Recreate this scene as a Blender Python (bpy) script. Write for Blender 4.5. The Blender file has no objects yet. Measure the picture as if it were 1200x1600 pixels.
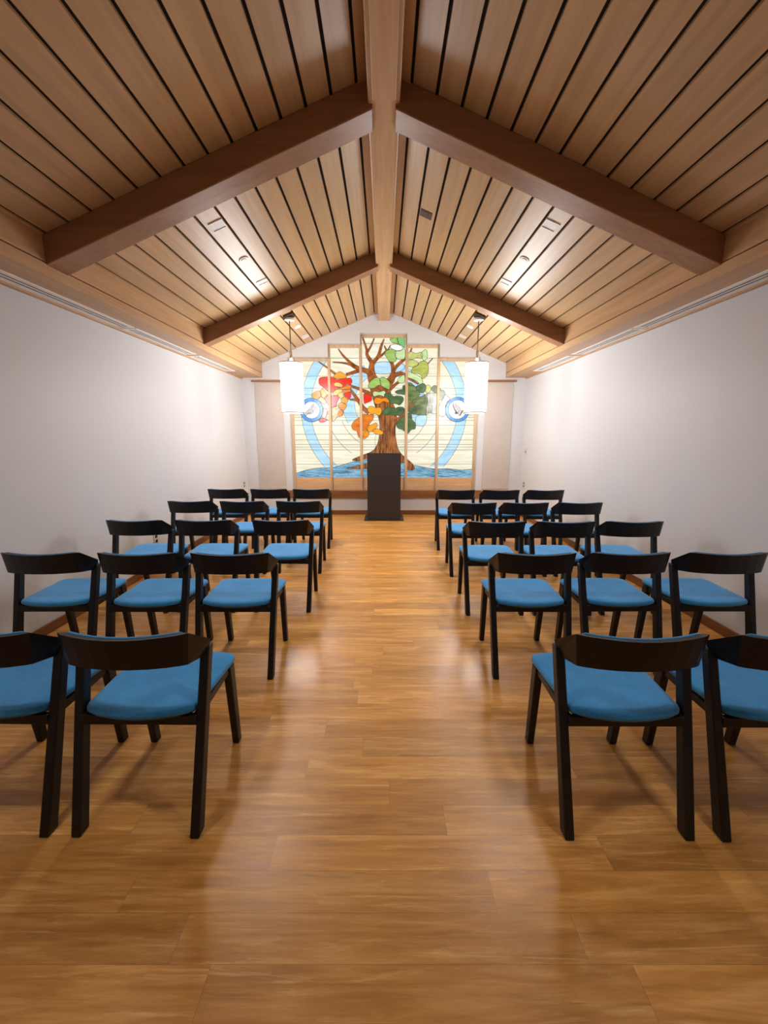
import bpy, bmesh, math, random
from mathutils import Vector, Matrix
from mathutils.geometry import tessellate_polygon
random.seed(7)
scene = bpy.context.scene
COL = scene.collection

# ------------------------------------------------------------------ helpers
def lin(h):
    """sRGB 0-255 triple -> linear RGBA"""
    o = []
    for c in h:
        c = c / 255.0
        o.append(c / 12.92 if c <= 0.04045 else ((c + 0.055) / 1.055) ** 2.4)
    return (o[0], o[1], o[2], 1.0)

def link(ob, parent=None):
    COL.objects.link(ob)
    if parent is not None:
        ob.parent = parent
    return ob

def tag(ob, label=None, cat=None, group=None, kind=None):
    if label: ob['label'] = label
    if cat: ob['category'] = cat
    if group: ob['group'] = group
    if kind: ob['kind'] = kind
    return ob

def empty(name, loc=(0, 0, 0), rz=0.0):
    o = bpy.data.objects.new(name, None)
    o.empty_display_size = 0.1
    o.location = loc
    o.rotation_euler = (0, 0, rz)
    return link(o)

def obj(name, bm, mats, parent=None, smooth=False, bevel=0.0, bseg=2, weld=False):
    if weld:
        bmesh.ops.remove_doubles(bm, verts=bm.verts, dist=1e-5)
    bmesh.ops.recalc_face_normals(bm, faces=bm.faces)
    me = bpy.data.meshes.new(name)
    bm.to_mesh(me); bm.free()
    if not isinstance(mats, (list, tuple)): mats = [mats]
    for m in mats: me.materials.append(m)
    if smooth:
        for p in me.polygons: p.use_smooth = True
    o = bpy.data.objects.new(name, me)
    if bevel > 0:
        b = o.modifiers.new('bevel', 'BEVEL')
        b.width = bevel; b.segments = bseg; b.limit_method = 'ANGLE'; b.angle_limit = math.radians(35)
        if smooth is False:
            for p in me.polygons: p.use_smooth = False
    return link(o, parent)

def box(bm, x0, x1, y0, y1, z0, z1, mi=0):
    vs = [bm.verts.new(p) for p in ((x0,y0,z0),(x1,y0,z0),(x1,y1,z0),(x0,y1,z0),(x0,y0,z1),(x1,y0,z1),(x1,y1,z1),(x0,y1,z1))]
    for f in ((0,3,2,1),(4,5,6,7),(0,1,5,4),(1,2,6,5),(2,3,7,6),(3,0,4,7)):
        fc = bm.faces.new([vs[i] for i in f]); fc.material_index = mi
    return vs

def prism(bm, pts_a, pts_b, mi=0):
    """closed solid between two matching polygons (lists of 3D points)"""
    a = [bm.verts.new(p) for p in pts_a]; b = [bm.verts.new(p) for p in pts_b]
    n = len(a)
    bm.faces.new(a).material_index = mi
    bm.faces.new(b[::-1]).material_index = mi
    for i in range(n):
        bm.faces.new((a[i], b[i], b[(i+1) % n], a[(i+1) % n])).material_index = mi

def cyl(bm, c, r0, r1, z0, z1, n=32, caps=True, mi=0):
    a = [bm.verts.new((c[0]+r0*math.cos(2*math.pi*i/n), c[1]+r0*math.sin(2*math.pi*i/n), z0)) for i in range(n)]
    b = [bm.verts.new((c[0]+r1*math.cos(2*math.pi*i/n), c[1]+r1*math.sin(2*math.pi*i/n), z1)) for i in range(n)]
    for i in range(n):
        bm.faces.new((a[i], a[(i+1) % n], b[(i+1) % n], b[i])).material_index = mi
    if caps:
        bm.faces.new(a[::-1]).material_index = mi; bm.faces.new(b).material_index = mi

# ------------------------------------------------------------------ materials
def newmat(name):
    m = bpy.data.materials.new(name); m.use_nodes = True
    nt = m.node_tree; nt.nodes.clear()
    out = nt.nodes.new('ShaderNodeOutputMaterial')
    bs = nt.nodes.new('ShaderNodeBsdfPrincipled')
    nt.links.new(bs.outputs[0], out.inputs[0])
    return m, nt, bs

def N(nt, typ, **kw):
    n = nt.nodes.new(typ)
    for k, v in kw.items():
        if k.startswith('i_'):
            key = k[2:]
            n.inputs[int(key) if key.isdigit() else key].default_value = v
        else: setattr(n, k, v)
    return n

def ramp(nt, fac, stops):
    r = nt.nodes.new('ShaderNodeValToRGB')
    el = r.color_ramp.elements
    while len(el) < len(stops): el.new(0.5)
    for e, (p, c) in zip(el, stops): e.position = p; e.color = c
    nt.links.new(fac, r.inputs[0])
    return r.outputs[0]

def mathn(nt, op, a, b=None, c=None):
    n = nt.nodes.new('ShaderNodeMath'); n.operation = op
    for i, v in enumerate((a, b, c)):
        if v is None: continue
        if isinstance(v, (int, float)): n.inputs[i].default_value = v
        else: nt.links.new(v, n.inputs[i])
    return n.outputs[0]

def mix(nt, fac, a, b, blend='MIX'):
    n = nt.nodes.new('ShaderNodeMix'); n.data_type = 'RGBA'; n.blend_type = blend
    for sock, v in ((n.inputs[0], fac), (n.inputs[6], a), (n.inputs[7], b)):
        if isinstance(v, (int, float)): sock.default_value = v
        elif isinstance(v, tuple): sock.default_value = v
        else: nt.links.new(v, sock)
    return n.outputs[2]

def coords(nt, scale, kind='Object'):
    tc = nt.nodes.new('ShaderNodeTexCoord'); mp = nt.nodes.new('ShaderNodeMapping')
    mp.inputs['Scale'].default_value = scale
    nt.links.new(tc.outputs[kind], mp.inputs[0])
    return mp.outputs[0]

def noise(nt, vec, scale=1.0, detail=4.0, rough=0.55, dist=0.0):
    n = N(nt, 'ShaderNodeTexNoise'); n.inputs['Scale'].default_value = scale
    n.inputs['Detail'].default_value = detail; n.inputs['Roughness'].default_value = rough
    n.inputs['Distortion'].default_value = dist
    nt.links.new(vec, n.inputs['Vector'])
    return n.outputs['Fac']

def bump(nt, bs, h, strength=0.1, dist=0.01):
    b = nt.nodes.new('ShaderNodeBump'); b.inputs['Strength'].default_value = strength
    b.inputs['Distance'].default_value = dist
    nt.links.new(h, b.inputs['Height']); nt.links.new(b.outputs[0], bs.inputs['Normal'])

def wood(name, light, dark, scale, rough=0.38, island=0.22, coat=0.0, spec=0.5):
    m, nt, bs = newmat(name)
    v = coords(nt, scale)
    g = noise(nt, v, 1.0, 5, 0.6, 0.4)
    fine = noise(nt, coords(nt, tuple(s*3.1 for s in scale)), 1.0, 3, 0.6)
    f = mathn(nt, 'MULTIPLY_ADD', fine, 0.35, mathn(nt, 'MULTIPLY', g, 0.65))
    c = ramp(nt, f, [(0.3, dark), (0.68, light)])
    geo = nt.nodes.new('ShaderNodeNewGeometry')
    k = mathn(nt, 'MULTIPLY_ADD', geo.outputs['Random Per Island'], island, 1.0 - island*0.6)
    c = mix(nt, 1.0, c, k, 'MULTIPLY')
    nt.links.new(c, bs.inputs['Base Color'])
    bs.inputs['Roughness'].default_value = rough
    bs.inputs['Specular IOR Level'].default_value = spec
    bs.inputs['Coat Weight'].default_value = coat
    bump(nt, bs, fine, 0.06, 0.004)
    return m

def plain(name, col, rough=0.5, metal=0.0, var=0.0, vscale=6.0, bmp=0.0, bscale=60.0, spec=0.5):
    m, nt, bs = newmat(name)
    if var > 0:
        f = noise(nt, coords(nt, (vscale,)*3), 1.0, 4)
        lo = tuple(c*(1-var) for c in col[:3]) + (1,); hi = tuple(min(1, c*(1+var)) for c in col[:3]) + (1,)
        nt.links.new(ramp(nt, f, [(0.3, lo), (0.7, hi)]), bs.inputs['Base Color'])
    else:
        bs.inputs['Base Color'].default_value = col
    bs.inputs['Roughness'].default_value = rough
    bs.inputs['Metallic'].default_value = metal
    bs.inputs['Specular IOR Level'].default_value = spec
    if bmp > 0:
        bump(nt, bs, noise(nt, coords(nt, (bscale,)*3), 1.0, 2), bmp, 0.004)
    return m

def emit(name, col, strength, base=None):
    m, nt, bs = newmat(name)
    bs.inputs['Base Color'].default_value = base or col
    bs.inputs['Emission Color'].default_value = col
    bs.inputs['Emission Strength'].default_value = strength
    bs.inputs['Roughness'].default_value = 0.4
    return m

GLASS_E = 0.76
def glass(name, col, col2=None, scale=(6, 6, 14), strength=GLASS_E, p=(0.35, 0.65)):
    """back-lit opalescent glass: streaky colour, lit from behind by the light box"""
    m, nt, bs = newmat(name)
    c1 = lin(col); c2 = lin(col2) if col2 else tuple(x*0.72 for x in c1[:3]) + (1,)
    f = noise(nt, coords(nt, scale), 1.0, 4, 0.6, 0.6)
    c = ramp(nt, f, [(p[0], c2), (p[1], c1)])
    nt.links.new(c, bs.inputs['Emission Color'])
    nt.links.new(mix(nt, 1.0, c, (0.25, 0.25, 0.25, 1), 'MULTIPLY'), bs.inputs['Base Color'])
    bs.inputs['Emission Strength'].default_value = strength
    bs.inputs['Roughness'].default_value = 0.25
    return m

M = {}
CE_L, CE_D = lin((206, 170, 120)), lin((178, 140, 92))
M['ceiling_wood'] = wood('ceiling_wood', CE_L, CE_D, (14, 0.7, 14), rough=0.40, island=0.16, spec=0.9)
M['beam_wood_x'] = wood('beam_wood_sloping', lin((166, 120, 82)), lin((136, 94, 60)), (0.9, 16, 16), rough=0.42, island=0.05)
M['beam_wood_y'] = wood('beam_wood_ridge', lin((208, 168, 122)), lin((178, 136, 94)), (16, 0.7, 16), rough=0.42, island=0.05)
M['trim_wood'] = wood('trim_wood', lin((150, 98, 60)), lin((112, 70, 42)), (1.2, 1.2, 18), rough=0.4, island=0.05)
M['base_wood'] = wood('baseboard_wood', lin((140, 88, 50)), lin((104, 62, 34)), (1.5, 1.5, 20), rough=0.4, island=0.05)
M['frame_wood'] = wood('window_frame_wood', lin((212, 182, 146)), lin((186, 152, 116)), (18, 18, 1.2), rough=0.45, island=0.08)
M['panel_wood'] = wood('bottom_panel_wood', lin((228, 188, 144)), lin((204, 160, 114)), (1.5, 10, 20), rough=0.45, island=0.1)
M['groove'] = plain('dark_groove', lin((26, 16, 12)), 0.9)
M['wall'] = plain('white_wall_paint', lin((210, 211, 214)), 0.55, var=0.015, vscale=1.5, bmp=0.04, bscale=120)
M['beige'] = plain('beige_fabric_panel', lin((196, 187, 179)), 0.85, var=0.03, vscale=5, bmp=0.08, bscale=300)
M['chair_wood'] = wood('black_stained_wood', lin((21, 18, 21)), lin((13, 11, 13)), (30, 30, 3), rough=0.45, island=0.1, spec=0.4)
M['rail_wood'] = wood('black_stained_rail_wood', lin((23, 19, 21)), lin((14, 12, 13)), (3, 30, 30), rough=0.4, island=0.1, spec=0.4)
M['charcoal'] = plain('charcoal_laminate', lin((44, 37, 37)), 0.55, var=0.08, vscale=30)
M['steel'] = plain('dark_steel_plate', lin((70, 66, 64)), 0.35, metal=0.7)
M['chrome'] = plain('brushed_nickel', lin((205, 198, 190)), 0.25, metal=1.0)
M['white_metal'] = plain('white_enamel', lin((246, 244, 240)), 0.4)
M['grey_lens'] = plain('recessed_lens_grey', lin((205, 200, 196)), 0.3)
M['black'] = plain('black_void', lin((14, 12, 12)), 0.8)
M['brown_plate'] = plain('brown_plate', lin((74, 44, 32)), 0.5)
M['plastic'] = plain('ivory_plastic', lin((206, 198, 188)), 0.4)
M['cord'] = plain('dark_cord', lin((46, 34, 28)), 0.5)
M['acrylic'] = plain('shade_rim_white', lin((232, 228, 222)), 0.35)
M['shade'] = emit('glowing_shade', (1.0, 0.99, 0.98, 1), 27.5, (0.9, 0.9, 0.9, 1))
M['lead'] = plain('lead_came', lin((52, 46, 40)), 0.5)
M['leadline'] = plain('thin_lead_line', lin((92, 86, 74)), 0.5)

# woven blue wool upholstery
def fabric():
    m, nt, bs = newmat('blue_wool_fabric')
    f = noise(nt, coords(nt, (260, 260, 260)), 1.0, 2)
    g = noise(nt, coords(nt, (9, 9, 9)), 1.0, 3)
    k = mathn(nt, 'MULTIPLY_ADD', g, 0.3, mathn(nt, 'MULTIPLY', f, 0.7))
    nt.links.new(ramp(nt, k, [(0.3, lin((24, 118, 184))), (0.7, lin((54, 156, 222)))]), bs.inputs['Base Color'])
    bs.inputs['Roughness'].default_value = 0.85
    bs.inputs['Sheen Weight'].default_value = 0.25
    bs.inputs['Sheen Roughness'].default_value = 0.5
    bump(nt, bs, f, 0.25, 0.002)
    return m
M['blue'] = fabric()

def floor_mat():
    m, nt, bs = newmat('oiled_plank_floor')
    tc = nt.nodes.new('ShaderNodeTexCoord'); sp = nt.nodes.new('ShaderNodeSeparateXYZ')
    nt.links.new(tc.outputs['Object'], sp.inputs[0])
    W, L = 0.12, 1.15
    ry = mathn(nt, 'DIVIDE', sp.outputs[1], W); row = mathn(nt, 'FLOOR', ry); fy = mathn(nt, 'FRACT', ry)
    wn = N(nt, 'ShaderNodeTexWhiteNoise', noise_dimensions='1D'); nt.links.new(row, wn.inputs['W'])
    rx = mathn(nt, 'DIVIDE', mathn(nt, 'MULTIPLY_ADD', wn.outputs['Value'], 3.0, sp.outputs[0]), L)
    colr = mathn(nt, 'FLOOR', rx); fx = mathn(nt, 'FRACT', rx)
    cid = nt.nodes.new('ShaderNodeCombineXYZ'); nt.links.new(row, cid.inputs[0]); nt.links.new(colr, cid.inputs[1])
    wn2 = N(nt, 'ShaderNodeTexWhiteNoise', noise_dimensions='2D'); nt.links.new(cid.outputs[0], wn2.inputs['Vector'])
    rnd = wn2.outputs['Value']
    # grain runs along X, shifted for each plank
    off = nt.nodes.new('ShaderNodeCombineXYZ'); nt.links.new(mathn(nt, 'MULTIPLY', rnd, 37.0), off.inputs[2])
    va = nt.nodes.new('ShaderNodeVectorMath'); va.operation = 'ADD'
    nt.links.new(tc.outputs['Object'], va.inputs[0]); nt.links.new(off.outputs[0], va.inputs[1])
    def mapped(s):
        mp = nt.nodes.new('ShaderNodeMapping'); mp.inputs['Scale'].default_value = s
        nt.links.new(va.outputs[0], mp.inputs[0]); return mp.outputs[0]
    g1 = noise(nt, mapped((1.6, 16, 1)), 1.0, 5, 0.6, 0.8)
    g2 = noise(nt, mapped((5, 70, 1)), 1.0, 3, 0.6, 0.3)
    g3 = noise(nt, mapped((1.1, 9, 1)), 1.0, 6, 0.75, 2.6)
    f = mathn(nt, 'ADD', mathn(nt, 'MULTIPLY', g1, 0.5), mathn(nt, 'ADD', mathn(nt, 'MULTIPLY', g2, 0.2), mathn(nt, 'MULTIPLY', g3, 0.3)))
    c = ramp(nt, f, [(0.28, lin((142, 90, 36))), (0.5, lin((192, 134, 62))), (0.72, lin((232, 180, 108)))])
    g4 = noise(nt, mapped((1.5, 24, 1)), 1.0, 6, 0.7, 1.8)
    c = mix(nt, mathn(nt, 'MULTIPLY', ramp(nt, g4, [(0.56, (0, 0, 0, 1)), (0.70, (1, 1, 1, 1))]), 0.55), c, lin((244, 200, 132)))
    g5 = noise(nt, mapped((2.2, 30, 3)), 1.0, 5, 0.7, 1.0)
    c = mix(nt, mathn(nt, 'MULTIPLY', ramp(nt, g5, [(0.58, (0, 0, 0, 1)), (0.72, (1, 1, 1, 1))]), 0.4), c, lin((120, 72, 28)))
    k = mathn(nt, 'MULTIPLY_ADD', rnd, 0.30, 0.88)
    c = mix(nt, 1.0, c, k, 'MULTIPLY')
    ey = mathn(nt, 'MINIMUM', fy, mathn(nt, 'SUBTRACT', 1.0, fy))
    ex = mathn(nt, 'MULTIPLY', mathn(nt, 'MINIMUM', fx, mathn(nt, 'SUBTRACT', 1.0, fx)), L / W)
    edge = mathn(nt, 'MINIMUM', ex, ey)
    seam = mathn(nt, 'LESS_THAN', edge, 0.008)
    c = mix(nt, mathn(nt, 'MULTIPLY', seam, 0.32), c, lin((70, 42, 20)))
    nt.links.new(c, bs.inputs['Base Color'])
    nt.links.new(mathn(nt, 'MULTIPLY_ADD', g1, 0.16, 0.25), bs.inputs['Roughness'])
    bs.inputs['Specular IOR Level'].default_value = 0.65
    bump(nt, bs, mathn(nt, 'SUBTRACT', g1, mathn(nt, 'MULTIPLY', seam, 0.5)), 0.05, 0.01)
    return m
M['floor'] = floor_mat()

# ------------------------------------------------------------------ room
XW, YB, YR = 2.45, 7.16, -1.9          # side walls, window wall, rear wall
ZR, SL = 3.465, 0.407                   # ridge height, roof slope
roof = lambda x: ZR - SL*abs(x)
XF, ZS = 2.08, 2.385                    # fascia, soffit height

bm = bmesh.new(); box(bm, -XW-0.1, XW+0.1, YR-0.1, YB+0.3, -0.1, 0.0)
tag(obj('floor', bm, M['floor']), 'amber wood plank floor running across the room', 'floor', kind='structure')
for s, nm in ((-1, 'left'), (1, 'right')):
    bm = bmesh.new(); box(bm, *sorted((s*XW, s*(XW+0.1))), YR, YB+0.3, 0.0, 2.40)
    tag(obj('wall_'+nm, bm, M['wall']), 'plain white wall on the %s side' % nm, 'wall', kind='structure')
    bm = bmesh.new(); box(bm, *sorted((s*(XW-0.014), s*XW)), YR, YB, 0.0, 0.075)
    tag(obj('baseboard_'+nm, bm, M['base_wood'], bevel=0.004), 'brown wood baseboard along the %s wall' % nm, 'baseboard', kind='structure')
bm = bmesh.new(); box(bm, -XW-0.1, XW+0.1, YR-0.1, YR, 0.0, 3.6)
tag(obj('wall_rear', bm, M['wall']), 'white rear wall behind the viewer', 'wall', kind='structure')

# window wall with the stepped opening
STEPS = [(-1.645, -0.955, 2.725), (-0.955, -0.405, 2.945), (-0.405, 0.395, 3.107), (0.395, 0.950, 2.945), (0.950, 1.648, 2.725)]
OB = 0.40                               # bottom of the opening
bm = bmesh.new()
def wallslab(x0, x1, z0, ztop=None):
    xs = [x0] + ([0.0] if x0 < 0 < x1 else []) + [x1]
    poly = [(x0, z0), (x1, z0)] + ([(x, ztop) for x in xs[::-1]] if ztop is not None else [(x, roof(x)+0.02) for x in xs[::-1]])
    prism(bm, [(x, YB, z) for x, z in poly], [(x, YB+0.15, z) for x, z in poly])
wallslab(-XW-0.1, STEPS[0][0], 0.0); wallslab(STEPS[-1][1], XW+0.1, 0.0)
wallslab(STEPS[0][0], STEPS[-1][1], 0.0, OB)
for x0, x1, zt in STEPS: wallslab(x0, x1, zt)
box(bm, -XW-0.1, XW+0.1, YB+0.20, YB+0.30, 0.0, 3.6)
tag(obj('wall_back', bm, M['wall']), 'white gable wall around the stained glass', 'wall', kind='structure')
bm = bmesh.new(); box(bm, -XW, XW, YB-0.014, YB, 0.0, 0.08)
tag(obj('baseboard_back', bm, M['base_wood'], bevel=0.004), 'brown wood baseboard under the stained glass', 'baseboard', kind='structure')
bm = bmesh.new(); box(bm, -1.735, 1.755, YB-0.03, YB, 0.305, 0.445); box(bm, -1.735, 1.755, YB, YB+0.09, 0.425, 0.44)
tag(obj('trim_1', bm, M['trim_wood'], bevel=0.004), 'brown wood ledge under the stained glass window', 'ledge', kind='structure')
for s, nm in ((-1, 'left'), (1, 'right')):
    x0, x1 = sorted((s*1.75, s*2.228))
    bm = bmesh.new(); box(bm, x0, x1, YB-0.012, YB, 0.48, 2.312)
    tag(obj('fabric_wall_panel', bm, M['beige'], bevel=0.003), 'tall beige fabric panel %s of the stained glass' % nm, 'wall panel', 'beige wall panels')
    bm = bmesh.new(); box(bm, *sorted((s*1.72, s*2.272)), YB-0.034, YB, 2.315, 2.347)
    tag(obj('trim_%d' % (2 if s < 0 else 3), bm, M['beam_wood_x'], bevel=0.003), 'thin wood header above the %s beige panel' % nm, 'trim', kind='structure')
    bm = bmesh.new(); box(bm, *sorted((s*1.76, s*2.228)), YB-0.03, YB, 0.455, 0.479)
    tag(obj('trim_%d' % (4 if s < 0 else 5), bm, M['frame_wood'], bevel=0.003), 'thin wood sill below the %s beige panel' % nm, 'trim', kind='structure')

# ceiling: separate planks with dark gaps on both slopes, ridge trim boards, backing
bm = bmesh.new()
G, TH = 0.019, 0.013
edges = [0.158 + 0.1463*k for k in range(14)]
for s in (-1, 1):
    for k, e in enumerate(edges):
        a = e + G/2; b = (edges[k+1] - G/2) if k+1 < len(edges) else 2.10
        if b - a < 0.01: continue
        pa = [(s*a, roof(a)), (s*b, roof(b)), (s*b, roof(b)+TH), (s*a, roof(a)+TH)]
        prism(bm, [(x, YR, z) for x, z in pa], [(x, YB, z) for x, z in pa], 0)
    a, b = 0.085, 0.150                                   # board beside the ridge beam
    pa = [(s*a, roof(a)-0.012), (s*b, roof(b)-0.012), (s*b, roof(b)+TH), (s*a, roof(a)+TH)]
    prism(bm, [(x, YR, z) for x, z in pa], [(x, YB, z) for x, z in pa], 0)
    a, b = 0.0, XW+0.1
    pa = [(s*a, roof(a)+TH+0.004), (s*b, roof(b)+TH+0.004), (s*b, roof(b)+0.12), (s*a, roof(a)+0.12)]
    prism(bm, [(x, YR-0.1, z) for x, z in pa], [(x, YB+0.3, z) for x, z in pa], 1)
tag(obj('ceiling', bm, [M['ceiling_wood'], M['groove']]), 'pitched plank ceiling with dark gaps', 'ceiling', kind='structure')

# ridge beam and the sloping cross beams
bm = bmesh.new(); box(bm, -0.093, 0.093, YR, YB, 3.294, 3.44)
tag(obj('ridge_beam', bm, M['beam_wood_y'], bevel=0.006), 'long wood ridge beam down the middle of the ceiling', 'beam', kind='structure')
bm = bmesh.new(); box(bm, -0.068, 0.068, YR, 2.655, 3.275, 3.294)
tag(obj('trim_6', bm, M['beam_wood_y'], bevel=0.004), 'narrow cover board under the near ridge beam', 'trim', kind='structure')
BD = 0.168
def cross_beam(y0, y1, s, label):
    bm = bmesh.new(); a, b = 0.066, XF + 0.004
    pa = [(s*a, roof(a)-BD), (s*b, roof(b)-BD), (s*b, roof(b)-0.0), (s*a, roof(a)-0.0)]
    prism(bm, [(x, y0, z) for x, z in pa], [(x, y1, z) for x, z in pa])
    return tag(obj('cross_beam', bm, M['beam_wood_x'], bevel=0.006), label, 'beam', 'sloping cross beams', 'structure')
for y0, y1, d in ((2.705, 2.885, 'near'), (4.90, 5.045, 'far'), (0.50, 0.68, 'overhead')):
    for s, nm in ((-1, 'left'), (1, 'right')):
        cross_beam(y0, y1, s, 'sloping %s cross beam on the %s half of the ceiling' % (d, nm))

# box soffit along both walls
GX0, GX1 = 2.272, 2.418
for s, nm in ((-1, 'left'), (1, 'right')):
    bm = bmesh.new()
    box(bm, *sorted((s*XF, s*(XF+0.02))), YR, YB-0.0, 2.466, roof(XF)+0.01)
    box(bm, *sorted((s*XF, s*(XF+0.02))), YR, YB-0.0, ZS, 2.458)
    box(bm, *sorted((s*(XF+0.02), s*GX0)), YR, YB, ZS, ZS+0.015)
    box(bm, *sorted((s*GX1, s*XW)), YR, YB, ZS-0.018, ZS+0.015)
    box(bm, *sorted((s*GX0, s*GX1)), 6.42, YB, ZS, ZS+0.015)
    box(bm, *sorted((s*GX0, s*GX1)), YR, 1.30, ZS, ZS+0.015)
    box(bm, *sorted((s*(XF+0.008), s*(XF+0.03))), YR, YB, 2.40, 2.52, 1)
    box(bm, *sorted((s*(XF+0.03), s*XW)), YR, YB, ZS+0.06, ZS+0.075, 1)
    tag(obj('trim_%d' % (7 if s < 0 else 8), bm, [M['beam_wood_y'], M['groove']]), 'boxed wood soffit along the %s wall' % nm, 'soffit', kind='structure')

# ------------------------------------------------------------------ linear air grilles in the soffit
def grille(s, y0, y1, label):
    t = empty('air_grille', (s*(GX0+GX1)/2, y0, ZS))
    tag(t, label, 'air vent', 'linear air grilles along the soffits')
    w = (GX1-GX0)/2 - 0.001
    bm = bmesh.new()
    for x0, x1, a, b in ((-w, -w+0.016, 0, y1-y0), (w-0.016, w, 0, y1-y0), (-w+0.016, w-0.016, 0, 0.03), (-w+0.016, w-0.016, y1-y0-0.03, y1-y0)):
        box(bm, x0, x1, a, b, -0.006, 0.0)
    obj('frame', bm, M['white_metal'], t)
    bm = bmesh.new(); box(bm, -w+0.004, w-0.004, 0.004, y1-y0-0.004, 0.013, 0.018)
    tag(obj('back_plate', bm, M['black'], t), 'dark duct opening')
    for k in range(3):
        x = -w + 0.016 + (2*w-0.032)*(k+0.5)/3
        bm = bmesh.new(); box(bm, x-0.0105, x+0.0105, 0.03, y1-y0-0.03, -0.003, -0.001)
        obj('slat', bm, M['white_metal'], t)
for s, nm in ((-1, 'left'), (1, 'right')):
    for y0, y1, w in ((2.55, 3.90, 'nearest'), (3.925, 5.12, 'middle'), (5.21, 6.41, 'farthest')):
        grille(s, y0, y1, 'white slotted air grille above the %s wall, %s of three' % (nm, w))
    bm = bmesh.new(); box(bm, *sorted((s*GX0, s*GX1)), 1.30, 2.55, ZS, ZS+0.015)
    for a, b in ((3.90, 3.925), (5.12, 5.21)): box(bm, *sorted((s*GX0, s*GX1)), a, b, ZS, ZS+0.015)
    tag(obj('trim_%d' % (9 if s < 0 else 10), bm, M['beam_wood_y']), 'wood soffit pieces between the %s grilles' % nm, 'soffit', kind='structure')

# ------------------------------------------------------------------ fittings in the sloped planks
def on_slope(s, x, y, drop=0.0):
    """an Empty lying in the plank plane, local z pointing out of the ceiling downward"""
    e = empty('x', (s*x, y, roof(x)))
    ang = math.atan(SL)
    e.rotation_euler = (0, math.pi - (-s)*ang*-1 if False else 0, 0)
    # local axes: X down-slope, Y along the room, Z = downward normal
    down = Vector((s*math.cos(ang), 0, -math.sin(ang)))
    nrm = Vector((-s*math.sin(ang), 0, -math.cos(ang)))
    yy = nrm.cross(down)
    e.matrix_world = Matrix(((down.x, yy.x, nrm.x, s*x), (down.y, yy.y, nrm.y, y), (down.z, yy.z, nrm.z, roof(x)), (0, 0, 0, 1)))
    return e
def square_spot(s, x, y, wx, wy, label, group):
    e = on_slope(s, x, y); e.name = 'recessed_spotlight'; tag(e, label, 'ceiling light', group)
    bm = bmesh.new()
    for a, b, c, d in ((-wx, wx, -wy, -wy+0.008), (-wx, wx, wy-0.008, wy), (-wx, -wx+0.008, -wy+0.008, wy-0.008), (wx-0.008, wx, -wy+0.008, wy-0.008)):
        box(bm, a, b, c, d, 0.0, 0.006)
    obj('trim_ring', bm, M['white_metal'], e)
    bm = bmesh.new(); box(bm, -wx+0.008, wx-0.008, -wy+0.008, wy-0.008, 0.0, 0.002)
    tag(obj('lens', bm, M['grey_lens'], e), 'pale grey lens')
    return e
def disc(s, x, y, r, name, label, cat, group, mat='white_metal'):
    e = on_slope(s, x, y); e.name = name; tag(e, label, cat, group)
    bm = bmesh.new(); cyl(bm, (0, 0), r, r*0.92, 0.0, 0.007, 28)
    obj('cover', bm, M[mat], e)
    bm = bmesh.new(); cyl(bm, (0, 0), r*0.55, r*0.5, 0.007, 0.012, 20)
    obj('centre_cap', bm, M[mat], e)
for s, nm in ((-1, 'left'), (1, 'right')):
    square_spot(s, 1.243, 3.335, 0.056, 0.055, 'square recessed spotlight just behind the near beam, %s slope' % nm, 'recessed ceiling lights')
    square_spot(s, 1.243, 4.452, 0.056, 0.045, 'square recessed spotlight just before the far beam, %s slope' % nm, 'recessed ceiling lights')
    square_spot(s, 1.245, 6.75, 0.056, 0.06, 'white recessed light nearest the stained glass, %s slope' % nm, 'recessed ceiling lights')
    disc(s, 1.248, 3.915, 0.044, 'sprinkler_cover', 'small white disc between two spotlights, %s slope' % nm, 'sprinkler cover', 'small ceiling discs')
    disc(s, 1.245, 6.18, 0.05, 'sprinkler_cover', 'small white disc behind the pendant lamp, %s slope' % nm, 'sprinkler cover', 'small ceiling discs')
e = on_slope(1, 0.368, 3.92); e.name = 'ceiling_sensor'; tag(e, 'dark brown rectangular plate set in the right slope near the ridge', 'ceiling plate')
bm = bmesh.new(); box(bm, -0.055, 0.055, -0.055, 0.055, 0.0, 0.004); obj('plate', bm, M['brown_plate'], e, bevel=0.001)
bm = bmesh.new(); box(bm, -0.04, 0.04, -0.04, 0.04, 0.004, 0.006); obj('inset', bm, M['brown_plate'], e)

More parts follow.
